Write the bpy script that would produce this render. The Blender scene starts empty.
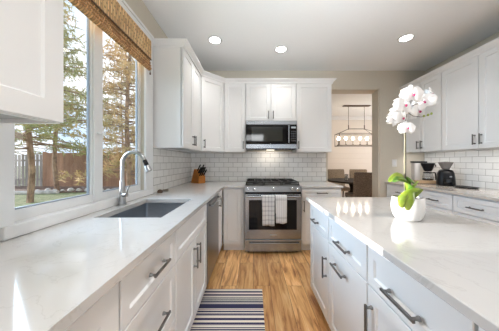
import bpy, bmesh, math, random
from mathutils import Vector, Matrix
random.seed(7)
R = math.radians
SC = bpy.context.scene
COL = SC.collection

# ------------------------------------------------------------------ camera, world, sun, lights, exposure
EYE = 1.235
cam = bpy.data.cameras.new('camera')
cam.sensor_fit = 'HORIZONTAL'; cam.sensor_width = 36
cam.lens = 36 * 205 / 499
cam.shift_x = -(253.4 - 249.5) / 499
cam.shift_y = (161.6 - 165.5) / 499
cam.clip_start = 0.02
camo = bpy.data.objects.new('camera', cam); COL.objects.link(camo)
camo.location = (0, 0, EYE); camo.rotation_euler = (R(90), 0, 0)
SC.camera = camo

SC.view_settings.view_transform = 'Standard'
SC.view_settings.look = 'None'
SC.view_settings.gamma = 1
SC.view_settings.use_curve_mapping = False
SC.view_settings.exposure = 0.42
SC.cycles.max_bounces = 10
SC.cycles.diffuse_bounces = 5
SC.cycles.glossy_bounces = 5
SC.cycles.transparent_max_bounces = 24
SC.cycles.caustics_reflective = False
SC.cycles.caustics_refractive = False
SC.cycles.sample_clamp_indirect = 6

WORLD_STRENGTH = 1.2
world = bpy.data.worlds.new('sky'); SC.world = world
world.use_nodes = True
wt = world.node_tree; wt.nodes.clear()
wo = wt.nodes.new('ShaderNodeOutputWorld'); bg = wt.nodes.new('ShaderNodeBackground')
tc = wt.nodes.new('ShaderNodeTexCoord'); no = wt.nodes.new('ShaderNodeTexNoise'); cr = wt.nodes.new('ShaderNodeValToRGB')
no.inputs['Scale'].default_value = 3.2; no.inputs['Detail'].default_value = 6; no.inputs['Roughness'].default_value = .55
cr.color_ramp.elements[0].position = .42; cr.color_ramp.elements[0].color = (.50, .68, .92, 1)
cr.color_ramp.elements[1].position = .60; cr.color_ramp.elements[1].color = (.95, .97, 1.0, 1)
wt.links.new(tc.outputs['Generated'], no.inputs['Vector']); wt.links.new(no.outputs['Fac'], cr.inputs['Fac'])
wt.links.new(cr.outputs['Color'], bg.inputs['Color']); bg.inputs['Strength'].default_value = WORLD_STRENGTH
wt.links.new(bg.outputs['Background'], wo.inputs['Surface'])

SUN_ENERGY = 8.5
sl = bpy.data.lights.new('sun', 'SUN'); sl.energy = SUN_ENERGY; sl.angle = R(.6); sl.color = (1, .95, .88)
so = bpy.data.objects.new('sun', sl); COL.objects.link(so)
so.rotation_euler = Vector((1, -.085, -.10)).to_track_quat('-Z', 'Y').to_euler()

def area(name, loc, target, sx, sy, power, color=(1, 1, 1)):
    l = bpy.data.lights.new(name, 'AREA'); l.shape = 'RECTANGLE'; l.size = sx; l.size_y = sy; l.energy = power; l.color = color
    o = bpy.data.objects.new(name, l); COL.objects.link(o)
    o.location = loc; o.rotation_euler = (Vector(target) - Vector(loc)).to_track_quat('-Z', 'Y').to_euler()
    return o
area('patio_fill', (1.0, -3.55, 1.02), (1.0, 0, 1.6), 2.7, 1.9, 15, (.88, .95, 1))      # added fill at the unseen patio door behind the camera
area('dining_fill', (4.9, 5.4, 1.6), (0.6, 5.4, 1.4), 1.8, 1.8, 30, (1, .97, .93))      # added fill inside an unseen dining room window
area('kitchen_window_fill', (-3.4, 1.5, 2.0), (1.0, 1.2, .75), 2.6, 2.2, 235, (.58, .79, 1))  # added sky fill out in the garden, aimed through the kitchen window
area('transom_daylight', (.05, -3.55, 2.355), (.05, 0, 2.1), .8, .26, 6, (.97, .99, 1))      # high window behind the camera
area('bounce_fill', (1.0, -1.0, 1.1), (1.0, -.8, 2.755), 2.0, 1.5, 14, (.88, .95, 1)).data.spread = R(125)      # added unseen uplight that brightens the ceiling
area('ceiling_fill', (.6, -1.2, 1.3), (.5, .75, 2.755), .7, .7, 15, (.9, .96, 1)).data.spread = R(54)  # second added lamp, brightening the ceiling in view
DOWNLIGHT = 2.2

# ------------------------------------------------------------------ helpers
def newbm(): return bmesh.new()

def bx(bm, x0, x1, y0, y1, z0, z1, bev=0.0, seg=1):
    r = bmesh.ops.create_cube(bm, size=1.0)
    vs = r['verts']
    for v in vs:
        v.co.x = x0 + (v.co.x + .5) * (x1 - x0); v.co.y = y0 + (v.co.y + .5) * (y1 - y0); v.co.z = z0 + (v.co.z + .5) * (z1 - z0)
    if bev > 0:
        es = set(e for v in vs for e in v.link_edges)
        bmesh.ops.bevel(bm, geom=list(es), offset=bev, segments=seg, profile=.5, affect='EDGES')

def tube(bm, pts, r, seg=10, caps=True):
    pts = [Vector(p) for p in pts]; n = len(pts)
    rs = r if isinstance(r, (list, tuple)) else [r] * n
    tang = []
    for i in range(n):
        a = pts[max(i - 1, 0)]; b = pts[min(i + 1, n - 1)]; tang.append((b - a).normalized())
    up = Vector((0, 0, 1)) if abs(tang[0].z) < .9 else Vector((1, 0, 0))
    nrm = (up - tang[0] * up.dot(tang[0])).normalized()
    rings = []
    for i in range(n):
        if i: nrm = (nrm - tang[i] * nrm.dot(tang[i])).normalized()
        bi = tang[i].cross(nrm)
        rings.append([bm.verts.new(pts[i] + (nrm * math.cos(2 * math.pi * k / seg) + bi * math.sin(2 * math.pi * k / seg)) * rs[i]) for k in range(seg)])
    for i in range(n - 1):
        for k in range(seg):
            k2 = (k + 1) % seg
            bm.faces.new((rings[i][k], rings[i][k2], rings[i + 1][k2], rings[i + 1][k]))
    if caps:
        bm.faces.new(list(reversed(rings[0]))); bm.faces.new(rings[-1])

def lathe(bm, prof, seg=28, c=(0, 0, 0), sx=1, sy=1):
    rings = []
    for (r, z) in prof:
        if r < 1e-6: rings.append([bm.verts.new((c[0], c[1], c[2] + z))])
        else: rings.append([bm.verts.new((c[0] + r * sx * math.cos(2 * math.pi * k / seg), c[1] + r * sy * math.sin(2 * math.pi * k / seg), c[2] + z)) for k in range(seg)])
    for a, b in zip(rings[:-1], rings[1:]):
        for k in range(seg):
            k2 = (k + 1) % seg
            if len(a) == 1 and len(b) == 1: continue
            if len(a) == 1: bm.faces.new((a[0], b[k2], b[k]))
            elif len(b) == 1: bm.faces.new((a[k], a[k2], b[0]))
            else: bm.faces.new((a[k], a[k2], b[k2], b[k]))

def prism(bm, poly, f0, f1):
    """closed polygon; f0/f1 map a 2D point to the two end positions"""
    a = [bm.verts.new(f0(*p)) for p in poly]; b = [bm.verts.new(f1(*p)) for p in poly]
    n = len(poly)
    bm.faces.new(a); bm.faces.new(list(reversed(b)))
    for i in range(n):
        j = (i + 1) % n
        bm.faces.new((a[i], b[i], b[j], a[j]))

def cells(bm, us, vs, filled, w0, w1, mp):
    """a slab of grid cells with holes, one welded mesh; mp(u, v, w) -> position"""
    cache = {}
    def V(i, j, k):
        if (i, j, k) not in cache: cache[(i, j, k)] = bm.verts.new(mp(us[i], vs[j], w1 if k else w0))
        return cache[(i, j, k)]
    F = lambda i, j: 0 <= i < len(us) - 1 and 0 <= j < len(vs) - 1 and filled((us[i] + us[i + 1]) / 2, (vs[j] + vs[j + 1]) / 2)
    for i in range(len(us) - 1):
        for j in range(len(vs) - 1):
            if not F(i, j): continue
            bm.faces.new((V(i, j, 1), V(i + 1, j, 1), V(i + 1, j + 1, 1), V(i, j + 1, 1)))
            bm.faces.new((V(i, j + 1, 0), V(i + 1, j + 1, 0), V(i + 1, j, 0), V(i, j, 0)))
            if not F(i - 1, j): bm.faces.new((V(i, j, 0), V(i, j, 1), V(i, j + 1, 1), V(i, j + 1, 0)))
            if not F(i + 1, j): bm.faces.new((V(i + 1, j + 1, 0), V(i + 1, j + 1, 1), V(i + 1, j, 1), V(i + 1, j, 0)))
            if not F(i, j - 1): bm.faces.new((V(i + 1, j, 0), V(i + 1, j, 1), V(i, j, 1), V(i, j, 0)))
            if not F(i, j + 1): bm.faces.new((V(i, j + 1, 0), V(i, j + 1, 1), V(i + 1, j + 1, 1), V(i + 1, j + 1, 0)))

def sweep(bm, path, prof):
    """prof: closed [(out, z)]; out is to the right of the 2D path; mitred"""
    n = len(path); P = [Vector(p) for p in path]; rings = []
    for i in range(n):
        ds = []
        if i > 0: ds.append((P[i] - P[i - 1]).normalized())
        if i < n - 1: ds.append((P[i + 1] - P[i]).normalized())
        ns = [Vector((d.y, -d.x)) for d in ds]
        m = sum(ns, Vector((0, 0))).normalized(); k = 1 / max(.3, m.dot(ns[0]))
        rings.append([bm.verts.new((P[i].x + m.x * o * k, P[i].y + m.y * o * k, z)) for (o, z) in prof])
    q = len(prof)
    for i in range(n - 1):
        for k in range(q):
            k2 = (k + 1) % q
            bm.faces.new((rings[i][k], rings[i + 1][k], rings[i + 1][k2], rings[i][k2]))
    bm.faces.new(rings[0]); bm.faces.new(list(reversed(rings[-1])))

def obj(name, bm, m, parent=None, loc=None, smooth=.6):
    bmesh.ops.recalc_face_normals(bm, faces=bm.faces[:])
    me = bpy.data.meshes.new(name); bm.to_mesh(me); bm.free()
    if smooth:
        me.shade_smooth(); me.set_sharp_from_angle(angle=smooth)
    me.materials.append(m)
    o = bpy.data.objects.new(name, me); COL.objects.link(o)
    if parent: o.parent = parent
    if loc: o.location = loc
    return o

def box(name, m, parent, x0, x1, y0, y1, z0, z1, bev=0.0, seg=1):
    b = newbm(); bx(b, x0, x1, y0, y1, z0, z1, bev, seg); return obj(name, b, m, parent)

def tag(o, label, cat, group=None):
    o['label'] = label; o['category'] = cat
    if group: o['group'] = group
    return o

def thing(name, label, cat, loc=(0, 0, 0), rz=0, group=None):
    o = bpy.data.objects.new(name, None); COL.objects.link(o)
    o.location = loc; o.rotation_euler = (0, 0, rz); o.empty_display_size = .05
    return tag(o, label, cat, group)

def structure(o): o['kind'] = 'structure'; return o

def copy_tree(o, parent=None):
    c = o.copy(); COL.objects.link(c)
    if parent: c.parent = parent
    for ch in list(o.children): copy_tree(ch, c)
    return c

# ------------------------------------------------------------------ materials
def nodes(name):
    m = bpy.data.materials.new(name); m.use_nodes = True
    t = m.node_tree; return m, t, t.nodes['Principled BSDF']
def N(t, typ, **kw):
    n = t.nodes.new(typ)
    for k, v in kw.items():
        if k in n.inputs: n.inputs[k].default_value = v
        else: setattr(n, k, v)
    return n
def rgba(c): return (c[0], c[1], c[2], 1)

def plain(name, col, rough=.5, metal=0.0, var=.06, scale=8, bump=0.0, stretch=(1, 1, 1), coat=0.0, spec=None):
    m, t, p = nodes(name)
    p.inputs['Roughness'].default_value = rough; p.inputs['Metallic'].default_value = metal
    if coat: p.inputs['Coat Weight'].default_value = coat
    if spec is not None: p.inputs['Specular IOR Level'].default_value = spec
    tcn = N(t, 'ShaderNodeTexCoord'); mp = N(t, 'ShaderNodeMapping'); mp.inputs['Scale'].default_value = stretch
    nz = N(t, 'ShaderNodeTexNoise', Scale=scale, Detail=4.0)
    mx = N(t, 'ShaderNodeMix', data_type='RGBA')
    mx.inputs[6].default_value = rgba([c * (1 - var) for c in col]); mx.inputs[7].default_value = rgba([min(1, c * (1 + var)) for c in col])
    t.links.new(tcn.outputs['Object'], mp.inputs['Vector']); t.links.new(mp.outputs['Vector'], nz.inputs['Vector'])
    t.links.new(nz.outputs['Fac'], mx.inputs[0]); t.links.new(mx.outputs[2], p.inputs['Base Color'])
    if bump:
        b = N(t, 'ShaderNodeBump', Strength=bump, Distance=.002); t.links.new(nz.outputs['Fac'], b.inputs['Height']); t.links.new(b.outputs['Normal'], p.inputs['Normal'])
    return m

def emit(name, col, strength):
    m, t, p = nodes(name)
    p.inputs['Base Color'].default_value = rgba(col); p.inputs['Emission Color'].default_value = rgba(col); p.inputs['Emission Strength'].default_value = strength
    return m

def glass(name, tint=(1, 1, 1), ior=1.45, rough=0.0):
    m, t, p = nodes(name); t.nodes.remove(p); out = t.nodes['Material Output']
    tr = N(t, 'ShaderNodeBsdfTransparent', Color=rgba(tint)); gl = N(t, 'ShaderNodeBsdfGlossy', Roughness=rough)
    fr = N(t, 'ShaderNodeFresnel', IOR=ior); mx = N(t, 'ShaderNodeMixShader')
    ge = N(t, 'ShaderNodeNewGeometry'); inv = N(t, 'ShaderNodeMath', operation='SUBTRACT'); inv.inputs[0].default_value = 1; t.links.new(ge.outputs['Backfacing'], inv.inputs[1])
    fm = N(t, 'ShaderNodeMath', operation='MULTIPLY'); t.links.new(fr.outputs[0], fm.inputs[0]); t.links.new(inv.outputs[0], fm.inputs[1])
    t.links.new(fm.outputs[0], mx.inputs[0]); t.links.new(tr.outputs[0], mx.inputs[1]); t.links.new(gl.outputs[0], mx.inputs[2]); t.links.new(mx.outputs[0], out.inputs['Surface'])
    return m

def coords(t, a, b):
    """object coordinates re-ordered to (a, b, 0)"""
    tcn = N(t, 'ShaderNodeTexCoord'); s = N(t, 'ShaderNodeSeparateXYZ'); c = N(t, 'ShaderNodeCombineXYZ')
    t.links.new(tcn.outputs['Object'], s.inputs[0]); t.links.new(s.outputs[a], c.inputs[0]); t.links.new(s.outputs[b], c.inputs[1])
    return c.outputs[0]

def subway(name, axis):
    m, t, p = nodes(name)
    v = coords(t, axis, 'Z'); mp = N(t, 'ShaderNodeMapping'); mp.inputs['Location'].default_value = (.03, -.907, 0)
    t.links.new(v, mp.inputs['Vector'])
    br = N(t, 'ShaderNodeTexBrick', Scale=1.0)
    br.inputs['Color1'].default_value = (.82, .81, .79, 1); br.inputs['Color2'].default_value = (.76, .75, .73, 1); br.inputs['Mortar'].default_value = (.42, .405, .385, 1)
    br.inputs['Mortar Size'].default_value = .0032; br.inputs['Mortar Smooth'].default_value = .15; br.inputs['Brick Width'].default_value = .155; br.inputs['Row Height'].default_value = .0783
    t.links.new(mp.outputs['Vector'], br.inputs['Vector']); t.links.new(br.outputs['Color'], p.inputs['Base Color'])
    nz = N(t, 'ShaderNodeTexNoise', Scale=14.0, Detail=2.0); t.links.new(mp.outputs['Vector'], nz.inputs['Vector'])
    ad = N(t, 'ShaderNodeMath', operation='MULTIPLY_ADD'); ad.inputs[1].default_value = -1.0
    t.links.new(br.outputs['Fac'], ad.inputs[0]); t.links.new(nz.outputs['Fac'], ad.inputs[2])
    b = N(t, 'ShaderNodeBump', Strength=.45, Distance=.003); t.links.new(ad.outputs[0], b.inputs['Height']); t.links.new(b.outputs['Normal'], p.inputs['Normal'])
    p.inputs['Roughness'].default_value = .16
    return m

def floor_mat():
    m, t, p = nodes('oak_plank_floor')
    v = coords(t, 'Y', 'X')
    br = N(t, 'ShaderNodeTexBrick', Scale=1.0); br.offset = .37; br.offset_frequency = 2
    br.inputs['Color1'].default_value = (0, 0, 0, 1); br.inputs['Color2'].default_value = (1, 1, 1, 1); br.inputs['Mortar'].default_value = (.5, .5, .5, 1)
    br.inputs['Mortar Size'].default_value = .0015; br.inputs['Brick Width'].default_value = 1.25; br.inputs['Row Height'].default_value = .165
    t.links.new(v, br.inputs['Vector'])
    mp = N(t, 'ShaderNodeMapping'); mp.inputs['Scale'].default_value = (1.5, 14, 1); t.links.new(v, mp.inputs['Vector'])
    # every plank gets its own slice of the grain
    sc = N(t, 'ShaderNodeVectorMath', operation='SCALE'); sc.inputs['Scale'].default_value = 17.0
    t.links.new(br.outputs['Color'], sc.inputs[0])
    adv = N(t, 'ShaderNodeVectorMath', operation='ADD'); t.links.new(mp.outputs['Vector'], adv.inputs[0]); t.links.new(sc.outputs[0], adv.inputs[1])
    n1 = N(t, 'ShaderNodeTexNoise', Scale=1.6, Detail=7.0, Roughness=.62, Distortion=1.0); t.links.new(adv.outputs[0], n1.inputs['Vector'])
    rp = N(t, 'ShaderNodeValToRGB'); e = rp.color_ramp.elements
    e[0].position = .32; e[0].color = (.25, .095, .032, 1); e[1].position = .70; e[1].color = (.90, .64, .36, 1)
    k = e.new(.46); k.color = (.62, .33, .13, 1); k = e.new(.57); k.color = (.78, .48, .215, 1)
    t.links.new(n1.outputs['Fac'], rp.inputs['Fac'])
    tone = N(t, 'ShaderNodeMix', data_type='RGBA', blend_type='MULTIPLY'); tone.inputs[0].default_value = 1
    sep = N(t, 'ShaderNodeValToRGB'); sep.color_ramp.elements[0].color = (.74, .68, .62, 1); sep.color_ramp.elements[1].color = (1.1, 1.1, 1.08, 1)
    t.links.new(br.outputs['Color'], sep.inputs['Fac']); t.links.new(rp.outputs['Color'], tone.inputs[6]); t.links.new(sep.outputs['Color'], tone.inputs[7])
    gap = N(t, 'ShaderNodeMix', data_type='RGBA'); gap.inputs[7].default_value = (.10, .05, .02, 1)
    t.links.new(br.outputs['Fac'], gap.inputs[0]); t.links.new(tone.outputs[2], gap.inputs[6]); t.links.new(gap.outputs[2], p.inputs['Base Color'])
    b = N(t, 'ShaderNodeBump', Strength=.12, Distance=.002); t.links.new(n1.outputs['Fac'], b.inputs['Height']); t.links.new(b.outputs['Normal'], p.inputs['Normal'])
    p.inputs['Roughness'].default_value = .32
    return m

def quartz(name, base, vein):
    m, t, p = nodes(name)
    tcn = N(t, 'ShaderNodeTexCoord')
    n1 = N(t, 'ShaderNodeTexNoise', Scale=3.0, Detail=8.0, Roughness=.6, Distortion=1.6); t.links.new(tcn.outputs['Object'], n1.inputs['Vector'])
    rp = N(t, 'ShaderNodeValToRGB'); e = rp.color_ramp.elements
    e[0].position = .485; e[0].color = (0, 0, 0, 1); e[1].position = .515; e[1].color = (0, 0, 0, 1); k = e.new(.5); k.color = (1, 1, 1, 1)
    t.links.new(n1.outputs['Fac'], rp.inputs['Fac'])
    n2 = N(t, 'ShaderNodeTexNoise', Scale=2.0, Detail=3.0); t.links.new(tcn.outputs['Object'], n2.inputs['Vector'])
    mu = N(t, 'ShaderNodeMath', operation='MULTIPLY'); t.links.new(rp.outputs['Color'], mu.inputs[0]); t.links.new(n2.outputs['Fac'], mu.inputs[1])
    mx = N(t, 'ShaderNodeMix', data_type='RGBA'); mx.inputs[6].default_value = rgba(base); mx.inputs[7].default_value = rgba(vein)
    t.links.new(mu.outputs[0], mx.inputs[0]); t.links.new(mx.outputs[2], p.inputs['Base Color'])
    p.inputs['Roughness'].default_value = .08; p.inputs['IOR'].default_value = 1.75
    return m

def stripes(name, axis, bands, scale, base_rough=.9, wav=.0):
    """hard bands along one object axis; bands: [(pos, colour)]"""
    m, t, p = nodes(name)
    tcn = N(t, 'ShaderNodeTexCoord'); s = N(t, 'ShaderNodeSeparateXYZ'); t.links.new(tcn.outputs['Object'], s.inputs[0])
    mu = N(t, 'ShaderNodeMath', operation='MULTIPLY'); mu.inputs[1].default_value = scale; t.links.new(s.outputs[axis], mu.inputs[0])
    fr = N(t, 'ShaderNodeMath', operation='FRACT'); t.links.new(mu.outputs[0], fr.inputs[0])
    rp = N(t, 'ShaderNodeValToRGB'); rp.color_ramp.interpolation = 'CONSTANT'; e = rp.color_ramp.elements
    e[0].position = bands[0][0]; e[0].color = rgba(bands[0][1]); e[1].position = bands[1][0]; e[1].color = rgba(bands[1][1])
    for pos, c in bands[2:]:
        k = e.new(pos); k.color = rgba(c)
    t.links.new(fr.outputs[0], rp.inputs['Fac']); t.links.new(rp.outputs['Color'], p.inputs['Base Color'])
    nz = N(t, 'ShaderNodeTexNoise', Scale=320.0); t.links.new(tcn.outputs['Object'], nz.inputs['Vector'])
    b = N(t, 'ShaderNodeBump', Strength=.4, Distance=.002); t.links.new(nz.outputs['Fac'], b.inputs['Height']); t.links.new(b.outputs['Normal'], p.inputs['Normal'])
    p.inputs['Roughness'].default_value = base_rough
    return m

def plaid(name, base, line, sx, sz, wx, wz, amt=.75):
    m, t, p = nodes(name)
    tcn = N(t, 'ShaderNodeTexCoord'); s = N(t, 'ShaderNodeSeparateXYZ'); t.links.new(tcn.outputs['Object'], s.inputs[0])
    def band(ax, sc, w, off):
        a = N(t, 'ShaderNodeMath', operation='MULTIPLY_ADD'); a.inputs[1].default_value = sc; a.inputs[2].default_value = off; t.links.new(s.outputs[ax], a.inputs[0])
        f = N(t, 'ShaderNodeMath', operation='FRACT'); t.links.new(a.outputs[0], f.inputs[0])
        l = N(t, 'ShaderNodeMath', operation='LESS_THAN'); l.inputs[1].default_value = w; t.links.new(f.outputs[0], l.inputs[0]); return l
    bs = [band('X', sx, wx, .1), band('Z', sz, wz, .2)]
    ad = N(t, 'ShaderNodeMath', operation='ADD'); t.links.new(bs[0].outputs[0], ad.inputs[0]); t.links.new(bs[1].outputs[0], ad.inputs[1])
    mu = N(t, 'ShaderNodeMath', operation='MULTIPLY'); mu.inputs[1].default_value = amt / 2; t.links.new(ad.outputs[0], mu.inputs[0])
    mx = N(t, 'ShaderNodeMix', data_type='RGBA'); mx.inputs[6].default_value = rgba(base); mx.inputs[7].default_value = rgba(line)
    t.links.new(mu.outputs[0], mx.inputs[0]); t.links.new(mx.outputs[2], p.inputs['Base Color']); p.inputs['Roughness'].default_value = .95
    return m

def woven(name, c0, c1, ax, ay, fx, fy, rough=.7):
    m, t, p = nodes(name)
    v = coords(t, ax, ay); mp = N(t, 'ShaderNodeMapping'); mp.inputs['Scale'].default_value = (fx, fy, 1); t.links.new(v, mp.inputs['Vector'])
    br = N(t, 'ShaderNodeTexBrick', Scale=1.0); br.inputs['Brick Width'].default_value = 2.0; br.inputs['Row Height'].default_value = 1.0; br.inputs['Mortar Size'].default_value = .17
    br.inputs['Color1'].default_value = rgba(c0); br.inputs['Color2'].default_value = rgba(c1); br.inputs['Mortar'].default_value = rgba([c * .36 for c in c0])
    t.links.new(mp.outputs['Vector'], br.inputs['Vector'])
    nz = N(t, 'ShaderNodeTexNoise', Scale=.5, Detail=3.0); t.links.new(mp.outputs['Vector'], nz.inputs['Vector'])
    mx = N(t, 'ShaderNodeMix', data_type='RGBA', blend_type='OVERLAY'); mx.inputs[0].default_value = .5
    t.links.new(br.outputs['Color'], mx.inputs[6]); t.links.new(nz.outputs['Fac'], mx.inputs[7]); t.links.new(mx.outputs[2], p.inputs['Base Color'])
    b = N(t, 'ShaderNodeBump', Strength=.7, Distance=.004); t.links.new(br.outputs['Fac'], b.inputs['Height']); b.invert = True; t.links.new(b.outputs['Normal'], p.inputs['Normal'])
    p.inputs['Roughness'].default_value = rough
    return m

def ramp_noise(name, scale, stops, rough=.85, detail=5.0):
    m, t, p = nodes(name)
    tcn = N(t, 'ShaderNodeTexCoord'); nz = N(t, 'ShaderNodeTexNoise', Scale=scale, Detail=detail); t.links.new(tcn.outputs['Object'], nz.inputs['Vector'])
    rp = N(t, 'ShaderNodeValToRGB'); e = rp.color_ramp.elements
    e[0].position = stops[0][0]; e[0].color = rgba(stops[0][1]); e[1].position = stops[1][0]; e[1].color = rgba(stops[1][1])
    for pos, c in stops[2:]:
        k = e.new(pos); k.color = rgba(c)
    t.links.new(nz.outputs['Fac'], rp.inputs['Fac']); t.links.new(rp.outputs['Color'], p.inputs['Base Color']); p.inputs['Roughness'].default_value = rough
    return m

M = {}
M['wall'] = plain('greige_wall_paint', (.58, .53, .445), .8, var=.03, scale=30, bump=.1)
M['ceiling'] = plain('white_ceiling_paint', (.86, .87, .875), .9, var=.02, scale=60, bump=.15)
M['cab'] = plain('white_cabinet_paint', (.79, .788, .785), .38, var=.01, scale=5)
M['trim'] = plain('white_trim_paint', (.80, .80, .80), .4, var=.01, scale=5)
M['toe'] = plain('toe_kick_paint', (.78, .77, .76), .5, var=.02)
M['handle'] = plain('brushed_pewter', (.20, .195, .19), .36, 1.0, var=.1, scale=40)
M['steel'] = plain('stainless_steel', (.35, .365, .385), .26, 1.0, var=.06, scale=30, stretch=(1, 1, 40))
M['steel_dark'] = plain('dark_stainless_steel', (.25, .255, .265), .28, 1.0, var=.06, scale=30, stretch=(1, 1, 40))
M['sink'] = plain('sink_steel', (.29, .315, .345), .36, .85, var=.15, scale=25, stretch=(1, 8, 8))
M['nickel'] = plain('brushed_nickel', (.38, .378, .375), .28, 1.0, var=.05, scale=40)
M['black'] = plain('black_plastic', (.007, .007, .008), .3, var=.2, spec=.22)
M['black_matte'] = plain('black_cast_iron', (.014, .014, .014), .55, var=.3, scale=60, bump=.3)
M['black_glass'] = plain('black_glass', (.005, .005, .006), .05, var=.1, spec=.3)
M['tile_far'] = subway('subway_tile_far', 'X'); M['tile_side'] = subway('subway_tile_side', 'Y')
M['floor'] = floor_mat()
M['quartz'] = quartz('white_quartz', (.60, .588, .575), (.48, .46, .44))
M['quartz_island'] = quartz('island_quartz', (.53, .505, .485), (.43, .405, .38))
M['quartz_right'] = quartz('warm_quartz', (.56, .51, .465), (.40, .36, .32))
M['glass'] = glass('window_glass')
M['hopper'] = plain('smoked_plastic', (.17, .155, .145), .25, var=.1)
M['carafe'] = glass('carafe_glass', (.80, .80, .80), 1.6)
M['lamp'] = emit('lamp_lens', (1, .97, .92), 14)
M['bulb'] = emit('chandelier_bulb', (1, .86, .66), 40)
M['iron'] = plain('bronze_iron', (.16, .13, .11), .45, .8, var=.15)
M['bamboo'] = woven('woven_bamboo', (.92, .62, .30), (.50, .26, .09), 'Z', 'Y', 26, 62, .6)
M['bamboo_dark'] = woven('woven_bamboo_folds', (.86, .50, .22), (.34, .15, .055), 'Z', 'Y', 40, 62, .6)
M['cord'] = plain('dark_binding', (.09, .045, .025), .7, var=.2)
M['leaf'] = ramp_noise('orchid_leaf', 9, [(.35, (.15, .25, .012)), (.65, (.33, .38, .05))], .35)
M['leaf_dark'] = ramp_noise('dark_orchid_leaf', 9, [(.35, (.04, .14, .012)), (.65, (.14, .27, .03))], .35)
M['stem'] = plain('orchid_stem', (.06, .045, .02), .5, var=.2, scale=30)
M['stake'] = plain('pale_stake', (.30, .27, .15), .5)
M['petal'] = plain('white_petal', (.93, .92, .91), .55, var=.02, scale=30)
M['lip'] = plain('magenta_lip', (.42, .02, .12), .5, var=.25, scale=60)
M['pot'] = plain('white_ceramic', (.74, .73, .72), .35, var=.02)
M['moss'] = plain('potting_bark', (.16, .11, .07), .9, var=.4, scale=80, bump=.5)
M['wood_block'] = plain('orange_wood', (.44, .15, .022), .32, var=.35, scale=12, stretch=(1, 1, 9))
M['wood_base'] = plain('tan_wood', (.50, .34, .20), .45, var=.2, scale=15, stretch=(6, 1, 1))
M['plate'] = plain('white_switch_plastic', (.80, .78, .74), .4, var=.01)
M['chair'] = woven('grey_brown_weave', (.34, .28, .24), (.20, .16, .135), 'X', 'Z', 90, 90, .9)
M['chair_tan'] = woven('tan_weave', (.52, .41, .30), (.40, .31, .22), 'X', 'Z', 90, 90, .9)
M['dark_wood'] = plain('espresso_wood', (.014, .011, .010), .5, var=.3, scale=10, spec=.2)
M['candle'] = plain('white_candle', (.88, .86, .82), .5)
M['shiplap'] = plain('cream_shiplap', (.78, .71, .64), .6, var=.02)
M['lawn'] = ramp_noise('lawn_grass', 7, [(.3, (.16, .20, .09)), (.7, (.36, .37, .23)), (.5, (.24, .28, .14))], .95)
M['mulch'] = ramp_noise('bed_mulch', 6, [(.35, (.10, .065, .05)), (.65, (.26, .18, .14))], .95)
M['stone'] = ramp_noise('pale_stone', 5, [(.3, (.42, .40, .38)), (.7, (.72, .70, .67))], .9)
M['fence'] = plain('red_brown_fence', (.40, .235, .155), .85, var=.75, scale=3.4, stretch=(1, 1, .12))
M['fence_grey'] = plain('grey_fence', (.36, .32, .29), .85, var=.6, scale=3.4, stretch=(1, 1, .12))
M['bark'] = ramp_noise('pine_bark', 5, [(.3, (.16, .10, .07)), (.7, (.40, .28, .19))], .9)
M['needles'] = ramp_noise('pine_needles', 1.1, [(.30, (.17, .20, .08)), (.72, (.60, .44, .24)), (.5, (.38, .38, .17))], .8)
M['needles_tan'] = ramp_noise('tan_needles', 1.1, [(.30, (.32, .28, .13)), (.72, (.70, .48, .27)), (.5, (.52, .40, .21))], .8)
rug_c = [(.028, .028, .085), (.80, .75, .66), (.31, .26, .30)]
nv, cr_, gy = rug_c
M['rug'] = stripes('striped_rug', 'Y', [(0, nv), (.05, cr_), (.085, gy), (.11, cr_), (.13, nv), (.20, nv), (.29, cr_), (.31, gy), (.34, cr_), (.355, nv), (.40, cr_), (.42, nv),
    (.44, cr_), (.46, nv), (.50, cr_), (.52, nv), (.55, cr_), (.60, gy), (.63, nv), (.68, cr_), (.75, nv), (.82, cr_), (.89, gy), (.92, nv), (.96, cr_)], 3.0)
M['towel_plaid'] = plaid('grey_plaid_towel', (.74, .74, .75), (.20, .20, .25), 24, 17, .30, .28, .62)
M['towel_white'] = plaid('pale_striped_towel', (.80, .80, .80), (.32, .31, .32), 42, 4.2, .32, .12, .6)

# ------------------------------------------------------------------ the room (structure)
XL, XR, YF, YB, ZC = -1.05, 2.87, 3.43, -3.6, 2.755
CT = .907; CB = .877         # worktop top and underside
UB, UT = 1.380, 2.43         # upper cabinets
b = newbm(); bx(b, -1.25, 5.4, YB - .15, 7.15, -.12, 0); structure(obj('floor', b, M['floor']))
b = newbm(); bx(b, -1.25, 5.4, YB - .15, 7.15, ZC, ZC + .15); structure(obj('ceiling', b, M['ceiling']))

WY0, WY1, WZ0, WZ1 = .883, 1.965, .952, 2.395    # window opening
b = newbm()
cells(b, [YB - .15, WY0, WY1, 3.65], [0, WZ0, WZ1, ZC], lambda u, v: not (WY0 < u < WY1 and WZ0 < v < WZ1), XL - .075, XL, lambda u, v, w: (w, u, v))
wl = structure(obj('wall_left', b, M['wall'], smooth=0))
OX0, OX1, OZ = 1.25, 2.10, 2.44
b = newbm()
cells(b, [XL, OX0, OX1, 5.4], [0, OZ, ZC], lambda u, v: not (OX0 < u < OX1 and v < OZ), YF, YF + .22, lambda u, v, w: (u, w, v))
bmesh.ops.bevel(b, geom=[e for e in b.edges if all(abs(v.co.x - OX0) < 1e-4 or abs(v.co.x - OX1) < 1e-4 for v in e.verts) and all(v.co.z <= OZ + 1e-4 for v in e.verts) and abs(e.verts[0].co.y - e.verts[1].co.y) < 1e-4 and abs(e.verts[0].co.z - e.verts[1].co.z) > .5], offset=.02, segments=3, affect='EDGES')
wf = structure(obj('wall_far', b, M['wall']))
b = newbm(); bx(b, XR, XR + .15, YB - .15, YF, 0, ZC); wr = structure(obj('wall_right', b, M['wall']))
b = newbm()
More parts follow.
